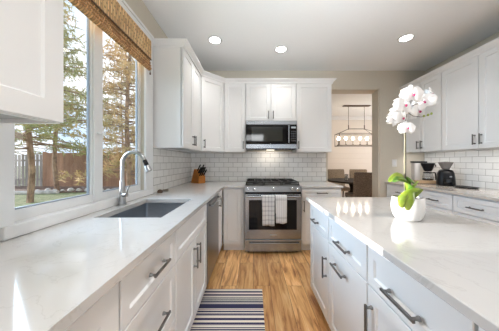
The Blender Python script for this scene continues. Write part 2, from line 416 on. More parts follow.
cells(b, [XL, -.45, -.36, .46, 2.45, XR], [0, 2.05, 2.22, 2.49, ZC], lambda u, v: not ((-.45 < u < 2.45 and v < 2.05) or (-.36 < u < .46 and 2.22 < v < 2.49)), YB - .15, YB, lambda u, v, w: (u, w, v))
structure(obj('wall_rear', b, M['wall'], smooth=0))
# patio door behind the camera
b = newbm()
cells(b, [-.45, -.37, .94, 1.06, 2.37, 2.45], [0, .1, 1.97, 2.05], lambda u, v: not (.1 < v < 1.97 and (-.37 < u < .94 or 1.06 < u < 2.37)), YB - .12, YB - .05, lambda u, v, w: (u, w, v))
structure(obj('door_1', b, M['trim'], smooth=0))
# dining room shell
b = newbm(); bx(b, .45, .60, YF + .22, 7.0, 0, ZC); structure(obj('wall_dining_left', b, M['wall']))
b = newbm()
cells(b, [YF + .22, 4.3, 6.5, 7.0], [0, .6, 2.4, ZC], lambda u, v: not (4.3 < u < 6.5 and .6 < v < 2.4), 5.25, 5.4, lambda u, v, w: (w, u, v))
structure(obj('wall_dining_right', b, M['wall'], smooth=0))
b = newbm()                                   # shiplap: boards with grooves, one welded wall
zz = [0]; k = 0
prof = []
bh = .17
z = 0
while z < ZC - .001:
    z1 = min(z + bh, ZC)
    prof += [(7.0, z), (7.0, z1 - .016), (7.014, z1 - .014), (7.014, z1)]
    z = z1
prof += [(7.15, ZC), (7.15, 0)]
prism(b, prof, lambda y, z: (.45, y, z), lambda y, z: (5.4, y, z))
structure(obj('wall_dining_far', b, M['shiplap'], smooth=0))
# dining crown and baseboard
b = newbm(); sweep(b, [(5.25, 6.999), (.60, 6.999)][::-1], [(0, ZC - .10), (.02, ZC - .10), (.09, ZC - .02), (.09, ZC), (0, ZC)]); structure(obj('trim_4', b, M['trim'], smooth=0))
b = newbm(); bx(b, .60, 5.25, 6.98, 6.999, 0, .14); structure(obj('baseboard_dining', b, M['trim']))
b = newbm(); bx(b, OX1 + .02, 2.19, YF - .015, YF, 0, .12, .003); structure(obj('baseboard_far', b, M['trim']))

# tile backsplashes
box('tile_backsplash', M['tile_side'], wl, XL, XL + .008, 2.10, YF, CT, UB + .02)
box('tile_backsplash', M['tile_far'], wf, XL + .008, 1.215, YF - .008, YF, CT, UB + .02)
box('tile_backsplash', M['tile_side'], wr, XR - .008, XR, .93, YF, CT, UB + .02)

# window: casing, frame, mullion, sill, glass
win = structure(bpy.data.objects.new('window_1', None)); COL.objects.link(win)
b = newbm()
cells(b, [WY0 - .088, WY0, WY1, WY1 + .135], [WZ0 + .0125, WZ1, WZ1 + .09], lambda u, v: not (WY0 < u < WY1 and v < WZ1), XL, XL + .022, lambda u, v, w: (w, u, v))
obj('casing', b, M['trim'], win, smooth=0)
box('head_cap', M['trim'], win, XL, XL + .034, WY0 - .088, WY1 + .135, WZ1 + .09, WZ1 + .115, .003)
box('sill', M['trim'], win, XL - .070, XL + .0015, WY0 + .001, WY1 - .001, WZ0 + .0005, WZ0 + .012, .001)
box('stool', M['trim'], win, XL + .002, XL + .026, WY0 - .04, WY1 + .135, CT + .001, WZ0 + .012, .003)
FX0, FX1 = XL - .062, XL - .030
P1, P2 = (WY0 + .02, 1.366), (1.468, WY1 - .034)
b = newbm()
cells(b, [WY0, P1[0], P1[1], P2[0], P2[1], WY1], [WZ0 + .0125, WZ0 + .062, WZ1 - .05, WZ1], lambda u, v: not (WZ0 + .062 < v < WZ1 - .05 and (P1[0] < u < P1[1] or P2[0] < u < P2[1])), FX0, FX1, lambda u, v, w: (w, u, v))
obj('frame', b, M['trim'], win, smooth=0)
for (a, c) in (P1, P2):
    b = newbm()
    cells(b, [a, a + .008, c - .008, c], [WZ0 + .062, WZ0 + .070, WZ1 - .058, WZ1 - .05], lambda u, v: not (a + .008 < u < c - .008 and WZ0 + .070 < v < WZ1 - .058), FX0 + .006, FX0 + .020, lambda u, v, w: (w, u, v))
    s = obj('sash', b, plain('grey_sash_vinyl', (.30, .34, .39), .4), win, smooth=0)
    box('pane', M['glass'], s, FX0 + .009, FX0 + .013, a + .007, c - .007, WZ0 + .069, WZ1 - .057)
box('mullion', M['trim'], win, FX1 + .0005, FX1 + .012, P1[1] + .012, P2[0] - .012, WZ0 + .014, WZ1 - .001, .003)
b = newbm(); bx(b, FX1 + .0125, FX1 + .03, 1.395, 1.44, 1.42, 1.436, .003)
obj('latch', b, M['trim'], win)

# crown mouldings on the upper cabinets
cp = [(-.0, UT - .012), (.012, UT - .012), (.016, UT + .004), (.046, UT + .036), (.05, UT + .038), (.05, UT + .05), (0, UT + .05)]
b = newbm(); sweep(b, [(XL, 2.12), (-.725, 2.12), (-.725, 2.82), (-.44, 3.105), (1.19, 3.105), (1.19, YF)], cp); structure(obj('trim_1', b, M['cab'], smooth=0))
b = newbm(); sweep(b, [(2.50, YF), (2.50, .93)], cp); structure(obj('trim_2', b, M['cab'], smooth=0))
b = newbm(); sweep(b, [(-.725, -.35), (-.725, .79), (XL, .79)][:2] + [(XL, .79)], cp); structure(obj('trim_3', b, M['cab'], smooth=0))

# ------------------------------------------------------------------ cabinets
def shaker(w, h, st=.058, t=.02, rec=.009):
    """front panel in local x 0..w, z 0..h, front face at y=0, body to y=t"""
    b = newbm(); c = .0025; e = .006
    def loop(x0, x1, z0, z1, y): return [b.verts.new(p) for p in ((x0, y, z0), (x1, y, z0), (x1, y, z1), (x0, y, z1))]
    L = [loop(0, w, 0, h, t), loop(0, w, 0, h, c), loop(c, w - c, c, h - c, 0), loop(st, w - st, st, h - st, 0), loop(st + e, w - st - e, st + e, h - st - e, rec)]
    for p, q in zip(L[:-1], L[1:]):
        for i in range(4):
            j = (i + 1) % 4; b.faces.new((p[i], p[j], q[j], q[i]))
    b.faces.new(L[-1]); b.faces.new(list(reversed(L[0])))
    return b

def pull(L):
    """bar pull along local x, mounted on y=0, sticking out to -y"""
    b = newbm()
    bx(b, -L / 2, L / 2, -.033, -.023, -.006, .006, .002)
    for s in (-1, 1):
        x = s * (L / 2 - .014)
        tube(b, [(x, 0, 0), (x, -.006, 0), (x, -.012, 0), (x, -.030, 0)], [.009, .008, .0055, .0055], 8)
    return b

def front(parent, kind, x0, x1, z0, z1, hnd=None, st=.058):
    """hnd = (dir, x, z, L) in the cabinet's local frame"""
    g = .0028
    o = obj(kind, shaker(x1 - x0 - 2 * g, z1 - z0 - 2 * g, st), M['cab'], parent, (x0 + g, 0, z0 + g), smooth=.3)
    if hnd:
        d, hx, hz, L = hnd
        h = obj('handle', pull(L), M['handle'], o, (hx - x0 - g, 0, hz - z0 - g))
        if d == 'v': h.rotation_euler = (0, R(90), 0)
    return o

def base_cab(label, loc, rz, W, D=.60, toe=True, group=None, name='base_cabinet', cat='cabinet', skin_lo=None):
    c = thing(name, label, cat, loc, rz, group)
    box('body', M['cab'], c, .0005, W - .0005, .030, D, .105, CB - .001)
    if toe: box('toe_kick', M['toe'], c, .0005, W - .0005, .075, D, 0, .104)
    return c
L9 = R(90)
FZ0, FZ1 = .108, CB - .014
TD = .685      # underside of the top drawers

# window-side run: local x runs away from the camera
XFACE = -.42
LC = 'white base cabinets along the window wall'
c = base_cab('white base cabinet by the window nearest the camera, with a tall door', (XFACE, .10, 0), L9, .547, .62, group=LC)
front(c, 'door', .002, .545, FZ0, FZ1, ('v', .05, .70, .15), .078)
c = base_cab('white three-drawer base cabinet between the near door cabinet and the sink', (XFACE, .647, 0), L9, .465, .62, group=LC, name='drawer_base')
front(c, 'drawer', .002, .463, TD, FZ1, ('h', .245, .775, .15), .045)
front(c, 'drawer', .002, .463, .40, TD, ('h', .245, .530, .15), .05)
front(c, 'drawer', .002, .463, FZ0, .40, ('h', .245, .255, .17), .05)
# sink base is an open shell so that the basin hangs inside it
c = thing('sink_base', 'white two-door base cabinet below the sink', 'cabinet', (XFACE, 1.112, 0), L9, LC)
b = newbm()
cells(b, [.0005, .018, .719, .7375], [.021, .039, .60, .62], lambda u, v: not (.018 < u < .719 and .039 < v < .60), .105, CB - .001, lambda u, v, w: (u, v, w))
obj('body', b, M['cab'], c, smooth=0)
box('toe_kick', M['toe'], c, .0005, .7375, .075, .62, 0, .104)
front(c, 'false_drawer', .002, .736, TD, FZ1, None, .045)
front(c, 'door', .002, .369, FZ0, TD, ('v', .330, .56, .15))
front(c, 'door', .369, .736, FZ0, TD, ('v', .408, .56, .15))
c = base_cab('narrow white cabinet at the inside corner beside the dishwasher', (XFACE, 2.455, 0), L9, .315, .62, group=LC)
front(c, 'door', .002, .313, FZ0, FZ1, ('v', .035, .745, .12), .05)

# stove wall
YFACE = 2.79
c = base_cab('white base cabinet with one tall door next to the stove', (-.415, YFACE, 0), 0, .292, .62, group='white base cabinets on the stove wall')
front(c, 'door', .004, .250, FZ0, FZ1, None, .05)
c = base_cab('white drawer-over-door base cabinet between the stove and the dining opening', (.652, YFACE, 0), 0, .55, .62, group='white base cabinets on the stove wall')
front(c, 'drawer', .002, .548, .735, FZ1, ('h', .28, .805, .15), .045)
front(c, 'door', .002, .548, FZ0, .735, ('v', .036, .63, .15))

# wall opposite the window
edges = [3.42, 2.77, 2.286, 1.80, 1.31, .82, .33]
nm = ['white drawer base under the coffee maker in the far corner', 'white drawer base below the black tray, second from the far wall',
      'white drawer base along the tiled wall, third from the far wall', 'white drawer base along the tiled wall, fourth from the far wall',
      'white drawer base along the tiled wall, fifth from the far wall', 'white drawer base along the tiled wall, last before the camera']
for i in range(4):
    y1, y0 = edges[i], edges[i + 1]; W = y1 - y0
    c = base_cab(nm[i], (2.22, y1, 0), -L9, W, .63, group='white drawer bases below the coffee worktop', name='drawer_base')
    for (z0, z1, hz) in ((TD, FZ1, .765), (.40, TD, .54), (FZ0, .40, .26)):
        front(c, 'drawer', .002, W - .002, z0, z1, ('h', W / 2, hz, .15), .045)

# island
IX = .515
ic = 'white cabinets of the island'
def isl(label, y1, y0, name='island_cabinet'):
    c = thing(name, label, 'cabinet', (IX, y1, 0), -L9, ic); W = y1 - y0
    box('body', M['cab'], c, .0005, W - .0005, .030, .70, .105, CB - .001)
    box('toe_kick', M['toe'], c, .0005, W - .0005, .075, .66, 0, .104)
    return c, W
c, W = isl('island cabinet at the end by the stove, small drawer over a door', 1.86, 1.41)
front(c, 'drawer', .002, W - .002, TD, FZ1, ('h', W * .40, .748, .13), .045)
front(c, 'door', .002, W - .002, FZ0, TD, ('v', W - .035, .49, .15))
c, W = isl('island cabinet with a drawer over a tall pull-out, both with level handles', 1.41, .93)
front(c, 'drawer', .002, W - .002, TD, FZ1, ('h', W * .5, .748, .165), .045)
front(c, 'pull_out', .002, W - .002, FZ0, TD, ('h', W * .40, .59, .165))
c, W = isl('island cabinet nearest the camera with the largest handle, drawer over door', .93, .476)
front(c, 'drawer', .002, W - .002, TD, FZ1, ('h', W * .5, .748, .165), .045)
front(c, 'door', .002, W - .002, FZ0, TD, ('v', .04, .54, .15))
c, W = isl('island cabinet beside the camera at the edge of the view', .476, 0.0)
front(c, 'drawer', .002, W - .002, TD, FZ1, ('h', W * .5, .748, .165), .045)
front(c, 'door', .002, W - .002, FZ0, TD, ('v', .04, .54, .15))

# upper cabinets
def upper(label, loc, rz, W, D=.325, z0=UB, z1=UT, group='white upper cabinets', rail=True):
    c = thing('upper_cabinet', label, 'cabinet', (loc[0], loc[1], 0), rz, group)
    b = newbm()
    bx(b, .0005, W - .0005, .028, D, z0 + .02, z1)
    obj('body', b, M['cab'], c)
    if rail:
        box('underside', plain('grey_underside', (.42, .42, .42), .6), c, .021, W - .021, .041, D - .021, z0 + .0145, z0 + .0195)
        b = newbm(); cells(b, [.0005, .02, W - .02, W - .0005], [.021, .04, D - .02, D], lambda u, v: not (.02 < u < W - .02 and .04 < v < D - .02), z0, z0 + .0195, lambda u, v, w: (u, v, w))
        obj('light_rail', b, M['cab'], c, smooth=0)
    return c
HZ = UB + .105
c = upper('white upper cabinet beside the window nearest the camera', (-.725, -.02), L9, .81)
front(c, 'door', .002, .404, UB, UT, ('v', .37, HZ, .12), .07)
front(c, 'door', .404, .808, UB, UT, None, .072)
c = upper('white double-door upper cabinet with a plain side panel by the window', (-.725, 2.12), L9, .70)
front(c, 'door', .002, .35, UB, UT, ('v', .322, HZ, .12))
front(c, 'door', .35, .698, UB, UT, ('v', .378, HZ, .12))
# diagonal corner cabinet
c = thing('upper_cabinet', 'white diagonal upper cabinet in the corner above the knife block', 'cabinet', (-.725, 2.82, 0), R(45), 'white upper cabinets')
b = newbm()
pl = [(XL + .009, YF - .009), (XL + .009, 2.8205), (-.745, 2.8205), (-.739, 2.834), (-.454, 3.119), (-.4405, 3.125), (-.4405, YF - .009)]
ca, sa = math.cos(R(-45)), math.sin(R(-45))
loc2 = lambda x, y: ((x + .725) * ca - (y - 2.82) * sa, (x + .725) * sa + (y - 2.82) * ca)
pl = [loc2(*p) for p in pl]
prism(b, pl, lambda x, y: (x, y, UB), lambda x, y: (x, y, UT)); obj('body', b, M['cab'], c, smooth=0)
front(c, 'door', .010, .393, UB, UT, ('v', .052, HZ, .12))
c = upper('narrow white single-door upper cabinet between the corner cabinet and the microwave', (-.44, 3.105), 0, .323, .316)
front(c, 'door', .002, .321, UB, UT, ('v', .287, HZ, .12))
c = upper('short white two-door upper cabinet above the microwave', (-.116, 3.105), 0, .762, .316, 1.822, UT, rail=False)
front(c, 'door', .002, .381, 1.842, UT, ('v', .345, 1.94, .12)); front(c, 'door', .381, .760, 1.842, UT, ('v', .417, 1.94, .12))
c = upper('wide white single-door upper cabinet between the microwave and the dining opening', (.648, 3.105), 0, .542, .316)
front(c, 'door', .002, .540, UB, UT, ('v', .035, HZ, .12), .065)
for (y1, y0, lb) in ((3.42, 2.73, 'white two-door upper cabinet above the coffee maker, behind the orchid'), (2.73, 1.83, 'wide white two-door upper cabinet over the tiled wall, next to the orchid flowers'),
                     (1.83, .93, 'wide white upper cabinet over the tiled wall at the edge of the view')):
    W = y1 - y0
    c = upper(lb, (2.50, y1), -L9, W, .365)
    front(c, 'door', .002, W / 2, UB, UT, ('v', W / 2 - .034, HZ, .12), .062); front(c, 'door', W / 2, W - .002, UB, UT, ('v', W / 2 + .034, HZ, .12), .062)

# ------------------------------------------------------------------ worktops
SK = (-.935, -.54, 1.20, 1.79)
b = newbm()
cells(b, [XL + .001, SK[0], SK[1], -.40, -.120], [-.60, SK[2], SK[3], 2.77, YF - .009],
      lambda u, v: (u < -.40 or v > 2.77) and not (SK[0] < u < SK[1] and SK[2] < v < SK[3]), CB, CT, lambda u, v, w: (u, v, w))
tag(obj('worktop', b, M['quartz'], smooth=0), 'long white quartz worktop under the window, turning to the stove', 'worktop')
b = newbm(); bx(b, .648, 1.215, 2.77, YF - .009, CB, CT, .002); tag(obj('worktop', b, M['quartz']), 'short white quartz worktop between the stove and the dining opening', 'worktop')
b = newbm(); bx(b, 2.195, XR - .009, 1.305, YF - .001, CB, CT, .002); tag(obj('worktop', b, M['quartz_right']), 'warm pale worktop carrying the coffee maker and grinder', 'worktop')
b = newbm(); bx(b, .488, 1.25, -.35, 1.89, CB, CT, .0025); tag(obj('island_worktop', b, M['quartz_island']), 'white quartz island top with the orchid standing on it', 'worktop')

# ------------------------------------------------------------------ sink and faucet
s = thing('kitchen_sink', 'dark steel sink set into the worktop below the window', 'sink', ((SK[0] + SK[1]) / 2, (SK[2] + SK[3]) / 2, CB - .215))
hw, hl = (SK[1] - SK[0]) / 2 + .004, (SK[3] - SK[2]) / 2 + .004
b = newbm()
def ring(hx, hy, z, r, n=5):
    out = []
    for (sx, sy, a0) in ((1, 1, 0), (-1, 1, 90), (-1, -1, 180), (1, -1, 270)):
        for k in range(n):
            a = R(a0 + 90 * k / (n - 1)); out.append(b.verts.new((sx * (hx - r) + r * math.cos(a), sy * (hy - r) + r * math.sin(a), z)))
    return out
rs = [ring(hw + .012, hl + .012, .2135, .02), ring(hw, hl, .2135, .02), ring(hw - .002, hl - .002, .03, .02), ring(hw - .02, hl - .02, .012, .02), ring(.05, .05, .006, .02)]
for p, q in zip(rs[:-1], rs[1:]):
    for i in range(len(p)):
        j = (i + 1) % len(p); b.faces.new((p[i], p[j], q[j], q[i]))
b.faces.new(rs[-1])
o = ring(hw + .012, hl + .012, 0, .02)
for i in range(len(o)):
    j = (i + 1) % len(o); b.faces.new((o[i], o[j], rs[0][j], rs[0][i]))
b.faces.new(list(reversed(o)))
obj('basin', b, M['sink'], s, smooth=.9)
b = newbm(); lathe(b, [(0, .010), (.03, .010), (.042, .013), (.045, .009)], 20); obj('drain', b, M['nickel'], s)

FXX, FYY = -.990, 1.55
f = thing('kitchen_faucet', 'brushed nickel gooseneck faucet standing behind the sink', 'faucet', (FXX, FYY, CT))
b = newbm(); lathe(b, [(0, 0), (.030, 0), (.030, .006), (.024, .012), (.0235, .03), (.021, .10), (.017, .16), (.0145, .19), (0, .19)], 24); obj('base', b, M['nickel'], f)
b = newbm(); pts = [(0, 0, .185), (0, 0, .25), (0, 0, .31)]
for k in range(1, 13):
    a = R(180 - k * 13.6); pts.append((.085 + .085 * math.cos(a), 0, .315 + .085 * math.sin(a)))
tube(b, pts, .0135, 14); obj('spout', b, M['nickel'], f)
e = Vector(pts[-1]); d = (Vector(pts[-1]) - Vector(pts[-2])).normalized()
b = newbm(); tube(b, [e, e + d * .008, e + d * .045], [.0145, .016, .0165], 14); hd = obj('spray_head', b, M['black'], f)
b = newbm(); tube(b, [e + d * .0455, e + d * .05, e + d * .090, e + d * .094], [.0165, .018, .0225, .019], 16); obj('nozzle', b, M['nickel'], hd)
b = newbm(); tube(b, [(0, .0, .075), (.02, -.012, .077), (.045, -.02, .080)], [.016, .016, .015], 12)
tube(b, [(.040, -.018, .082), (.050, -.022, .11), (.068, -.026, .150)], [.007, .006, .0055], 8); obj('lever', b, M['nickel'], f)

# two small dark things by the window casing
b = newbm(); lathe(b, [(0, 0), (.024, 0), (.027, .012), (.02, .028), (.009, .034), (0, .036)], 14); tag(obj('dish_scrubber', b, M['cord'], None, (-.985, 2.16, CT)), 'small dark brown round scrubber against the tile by the window', 'scrubber')
b = newbm(); bx(b, -.03, .03, -.018, .018, 0, .020, .006, 2); tag(obj('sponge', b, plain('grey_sponge', (.20, .17, .14), .9, var=.3, scale=60, bump=.5), None, (-.975, 2.27, CT)), 'small flat grey-brown sponge by the window end of the backsplash', 'sponge')

# ------------------------------------------------------------------ dishwasher
d = thing('dishwasher', 'stainless dishwasher with a bar handle between sink cabinet and corner', 'dishwasher', (XFACE, 1.852, 0), L9)
box('body', M['black'], d, .002, .598, .03, .60, .105, CB - .002)
dd = box('door', M['steel_dark'], d, .003, .597, -.004, .029, .115, CB - .008, .004)
box('control_strip', M['black'], d, .006, .594, -.006, -.0042, CB - .022, CB - .010)
b = newbm(); tube(b, [(.05, -.035, .825), (.55, -.035, .825)], .011, 12)
for x in (.07, .53): tube(b, [(x, -.004, .825), (x, -.035, .825)], .009, 8)
obj('handle', b, M['steel'], dd)
box('toe_kick', M['black'], d, .002, .598, .075, .60, 0, .104)

# ------------------------------------------------------------------ range
RX0, RX1 = -.117, .645; RW = RX1 - RX0
r = thing('kitchen_range', 'stainless gas range with two towels on its oven handle', 'stove', (RX0, 2.74, 0))
box('body', M['steel_dark'], r, .002, RW - .002, .035, .665, .03, .885)
b = newbm()
for x in (.05, RW - .05):
    for y in (.08, .60): lathe(b, [(.018, 0), (.018, .03)], 10, (x, y, 0))
obj('foot', b, M['black'], r)
b = newbm(); prism(b, [(-.012, .832), (.004, .905), (.06, .912), (.06, .832)], lambda y, z: (0, y, z), lambda y, z: (RW, y, z)); cp_ = obj('control_panel', b, M['steel_dark'], r, smooth=0)
for x in (.052, .135, .385, RW - .135, RW - .052):
    b = newbm(); pz = Vector((x, -.004, .868)); nd = Vector((0, -.977, .214))
    tube(b, [pz, pz + nd * .006, pz + nd * .007, pz + nd * .030, pz + nd * .033], [.026, .026, .020, .018, .014], 18)
    k = obj('knob', b, M['steel'], cp_)
    b = newbm(); tube(b, [pz + nd * .0332, pz + nd * .0345], [.012, .012], 12); obj('knob_cap', b, M['nickel'], k)
box('vent_gap', M['black'], r, .004, RW - .004, .0, .034, .806, .831)
od = box('oven_door', M['steel'], r, .002, RW - .002, 0, .034, .198, .804, .004)
box('oven_window', M['black_glass'], od, .056, RW - .066, -.004, -.0005, .325, .722, .002)
b = newbm(); tube(b, [(.025, -.055, .775), (RW - .025, -.055, .775)], .0125, 14)
for x in (.045, RW - .045): tube(b, [(x, 0, .775), (x, -.055, .775)], .011, 10)
obj('handle', b, M['steel'], od)
box('badge', M['nickel'], od, RW / 2 - .045, RW / 2 + .045, -.003, -.0005, .248, .261, .001)
dr = box('drawer', M['steel'], r, .002, RW - .002, 0, .034, .032, .190, .004)
b = newbm(); bx(b, .06, RW - .03, -.03, -.018, .142, .157, .004, 2)
for x in (.09, RW - .06): bx(b, x - .01, x + .01, -.02, 0, .144, .155)
obj('handle', b, M['steel'], dr)
b = newbm(); bx(b, .006, RW - .006, .06, .66, .886, .918, .004); bx(b, .004, RW - .004, .63, .665, .886, .945, .006); obj('cooktop', b, M['black_matte'], r)
for (x, y, rr) in ((.15, .20, .045), (.15, .48, .036), (RW / 2, .34, .05), (RW - .15, .20, .05), (RW - .15, .48, .036)):
    b = newbm(); lathe(b, [(rr, .9185), (rr, .930), (rr * .8, .938), (0, .940)], 20, (x, y, 0)); obj('burner', b, M['black_matte'], r)
gw = (RW - .03) / 3
for i in range(3):
    x0 = .015 + i * gw + .003; x1 = x0 + gw - .006
    b = newbm()
    for x in (x0, x1 - .012): bx(b, x, x + .012, .075, .62, .944, .958, .002)
    for y in (.075, .34, .608): bx(b, x0 + .0121, x1 - .0121, y, y + .012, .944, .958, .002)
    bx(b, (x0 + x1) / 2 - .006, (x0 + x1) / 2 + .006, .0875, .6075, .949, .962, .002)
    for x in (x0, x1 - .012):
        for y in (.075, .608): bx(b, x, x + .012, y, y + .012, .9185, .944)
    obj('grate', b, M['black_matte'], r)

# towels over the oven handle
def towel(name, label, m, x0, w, zlo, zback, ph, ry=.0):
    cy, cz, rr = 2.74 - .055, .775, .0155
    path = [(cy + rr + .001, zback)]
    for k in range(1, 6): path.append((cy + rr + .001, zback + (cz - zback) * k / 5))
    for k in range(1, 8): path.append((cy + (rr + .001) * math.cos(R(180 * k / 8)), cz + (rr + .001) * math.sin(R(180 * k / 8))))
    n = 14
    for k in range(n + 1): path.append((cy - rr - .001, cz - (cz - zlo) * k / n))
    b = newbm(); nx = 16; G = []
    for i, (y, z) in enumerate(path):
        row = []
        t = max(0, (cz - z) / (cz - zlo))
        for j in range(nx + 1):
            s_ = j / nx
            fr = y < cy
            yy = y - (.010 * t * (1 + math.sin(s_ * 9 + ph)) if fr else 0)
            xx = x0 + w * (.5 + (s_ - .5) * (1 - .05 * t)) + ry * t
            row.append(b.verts.new((xx - x0 - w / 2, yy - cy, z - cz + .004 * math.sin(s_ * 5 + ph) * t)))
        G.append(row)
    for i in range(len(G) - 1):
        for j in range(nx): b.faces.new((G[i][j], G[i][j + 1], G[i + 1][j + 1], G[i + 1][j]))
    o = obj(name, b, m, None, (x0 + w / 2, cy, cz), smooth=1.2)
    md = o.modifiers.new('thickness', 'SOLIDIFY'); md.thickness = .004; md.offset = -1 if False else 1
    return tag(o, label, 'towel', 'dish towels on the oven handle')
towel('dish_towel', 'grey plaid dish towel on the oven handle, the longer of two', M['towel_plaid'], .112, .165, .405, .52, .3)
towel('dish_towel', 'pale striped dish towel on the oven handle, the shorter of two', M['towel_white'], .287, .150, .435, .55, 2.1)

# ------------------------------------------------------------------ microwave
mw = thing('microwave_oven', 'stainless over-the-range microwave with a black glass door', 'microwave', (-.113, 3.03, 1.420))
MW, MH = .758, .420
box('body', M['black'], mw, .001, MW - .001, .03, .385, .0, MH)
box('top_strip', M['steel'], mw, 0, MW, .0, .029, MH - .058, MH, .003)
md_ = box('door', M['black_glass'], mw, .0, .612, .0, .029, .075, MH - .059, .003)
box('door_window', plain('smoked_door_window', (.03, .034, .032), .06, var=.1), md_, .085, .545, -.002, -.0003, .115, .325)
b = newbm(); tube(b, [(.632, -.03, .09), (.632, -.03, .345)], .010, 12)
for z in (.11, .325): tube(b, [(.632, 0, z), (.632, -.03, z)], .008, 8)
obj('handle', b, M['steel'], mw)
cpn = box('control_panel', M['black_glass'], mw, .613, MW, .0, .029, .075, MH - .059, .003)
box('display', emit('clock_display', (.30, .34, .36), .25), cpn, .672, .740, -.0015, -.0002, .305, .333)
for i in range(5):
    for j in range(3):
        box('button', plain('panel_button', (.05, .05, .055), .4), cpn, .672 + j * .025, .690 + j * .025, -.0015, -.0002, .115 + i * .034, .133 + i * .034)
box('bottom_strip', M['steel'], mw, 0, MW, .0, .029, .008, .074, .003)
b = newbm()
for i in range(14): bx(b, .03 + i * .05, .07 + i * .05, .004, .028, -.006, .0075)
obj('vent_grille', b, M['black'], mw)
box('hood_lamp', emit('hood_lamp_lens', (1, .9, .75), 3), mw, .32, .44, .20, .26, -.003, -.0005)
for y in (3.05, 2.28, 1.4):      # added fill under the cabinets, brightening the tile and coffee worktop
    l = bpy.data.lights.new('under_cabinet_fill', 'AREA'); l.shape = 'RECTANGLE'; l.size = .02; l.size_y = .5; l.energy = 1.3; l.color = (1, .95, .90)
    lo = bpy.data.objects.new('under_cabinet_fill', l); COL.objects.link(lo); lo.location = (2.556, y, UB + .0130)
ar = bpy.data.lights.new('hood_lamp_light', 'AREA'); ar.shape = 'RECTANGLE'; ar.size = .3; ar.size_y = .08; ar.energy = .6; ar.color = (1, .9, .76)
ao = bpy.data.objects.new('hood_lamp_light', ar); COL.objects.link(ao); ao.location = (.267, 3.27, 1.412); ao.rotation_euler = (R(15), 0, 0)

# ------------------------------------------------------------------ knife block with knives
KB = Vector((-.855, 3.17, CT)); KR = R(-38)
kb = thing('knife_block', 'orange wooden knife block in the tiled corner', 'knife block', KB, KR); kb.scale = (1.15, 1.15, 1.15)
b = newbm(); prism(b, [(-.085, 0), (.085, 0), (.085, .085), (.01, .185), (-.015, .185)], lambda x, z: (x, -.055, z), lambda x, z: (x, .055, z))
bmesh.ops.bevel(b, geom=b.edges[:], offset=.004, segments=2, affect='EDGES'); obj('block', b, M['wood_block'], kb)
rot = Matrix.Rotation(KR, 4, 'Z'); dirk = Vector((.62, 0, .78)).normalized()
def knife():
    b = newbm(); tube(b, [(0, 0, 0), (0, 0, .012), (0, 0, .055), (0, 0, .105), (0, 0, .114)], [.009, .012, .011, .0135, .009], 8)
    for v in b.verts: v.co.y *= .65
    h = obj('handle', b, M['black'])
    return h
k0 = None
q = dirk.to_track_quat('Z', 'Y')
i = 0
for (t, s_) in ((.15, -.032), (.15, .0), (.15, .032), (.48, -.034), (.48, -.011), (.48, .012), (.48, .035), (.80, -.028), (.80, .028)):
    pos = Vector((.085, s_, .085)) * (1 - t) + Vector((.01, s_, .185)) * t + dirk * .002
    pos.y = s_
    o = bpy.data.objects.new('kitchen_knife', None) if k0 is None else None
    kt = thing('kitchen_knife', 'black-handled kitchen knife standing in the orange wooden block', 'knife', KB + rot @ (pos * 1.15), 0, 'knives in the block') 
    if k0 is None:
        bpy.data.objects.remove(o); h = knife(); h.parent = kt; k0 = h
        b = newbm(); bx(b, -.0008, .0008, -.006, .006, -.004, -.0002); bl = obj('blade', b, M['steel'], kt); k1 = bl
    else:
        for src in (k0, k1):
            h = src.copy(); COL.objects.link(h); h.parent = kt
    kt.rotation_mode = 'QUATERNION'; kt.rotation_quaternion = (rot.to_quaternion() @ q)

# ------------------------------------------------------------------ rug
b = newbm(); bx(b, -.488, .085, .95, 1.975, .0005, .010, .004, 2); 
o = obj('striped_rug', b, M['rug']); 
tag(o, 'navy and cream striped runner rug on the wood floor', 'rug')

# ------------------------------------------------------------------ orchid
PX, PY = .876, 1.165
po = thing('potted_orchid', 'white orchid with lime leaves in a white ceramic pot on the island', 'plant', (PX, PY, CT))
b = newbm(); seg = 48
prof = [(0, .002), (.052, .0), (.059, .004), (.071, .024), (.079, .052), (.081, .078), (.0785, .108), (.076, .122), (.0745, .128), (.071, .128), (.072, .12), (.073, .106), (0, .104)]
lathe(b, prof, seg)
for v in b.verts:      # hammered facets on the outside
    rad = math.hypot(v.co.x, v.co.y)
    if rad > .0705 and .02 < v.co.z < .115:
        a = math.atan2(v.co.y, v.co.x); k = 1 - .022 * (.5 + .5 * math.cos(a * 24)); v.co.x *= k; v.co.y *= k
obj('pot', b, M['pot'], po, smooth=.9)
b = newbm(); lathe(b, [(.0715, .107), (.06, .118), (.03, .123), (0, .124)], 20); obj('bark_mix', b, M['moss'], po)
S = lambda u, v, dd=0: Vector(((u - 253.4) * (PY + dd) / 205 - PX, dd, EYE - (v - 161.6) * (PY + dd) / 205 - CT))   # measured on the plant, in metres from the pot's base
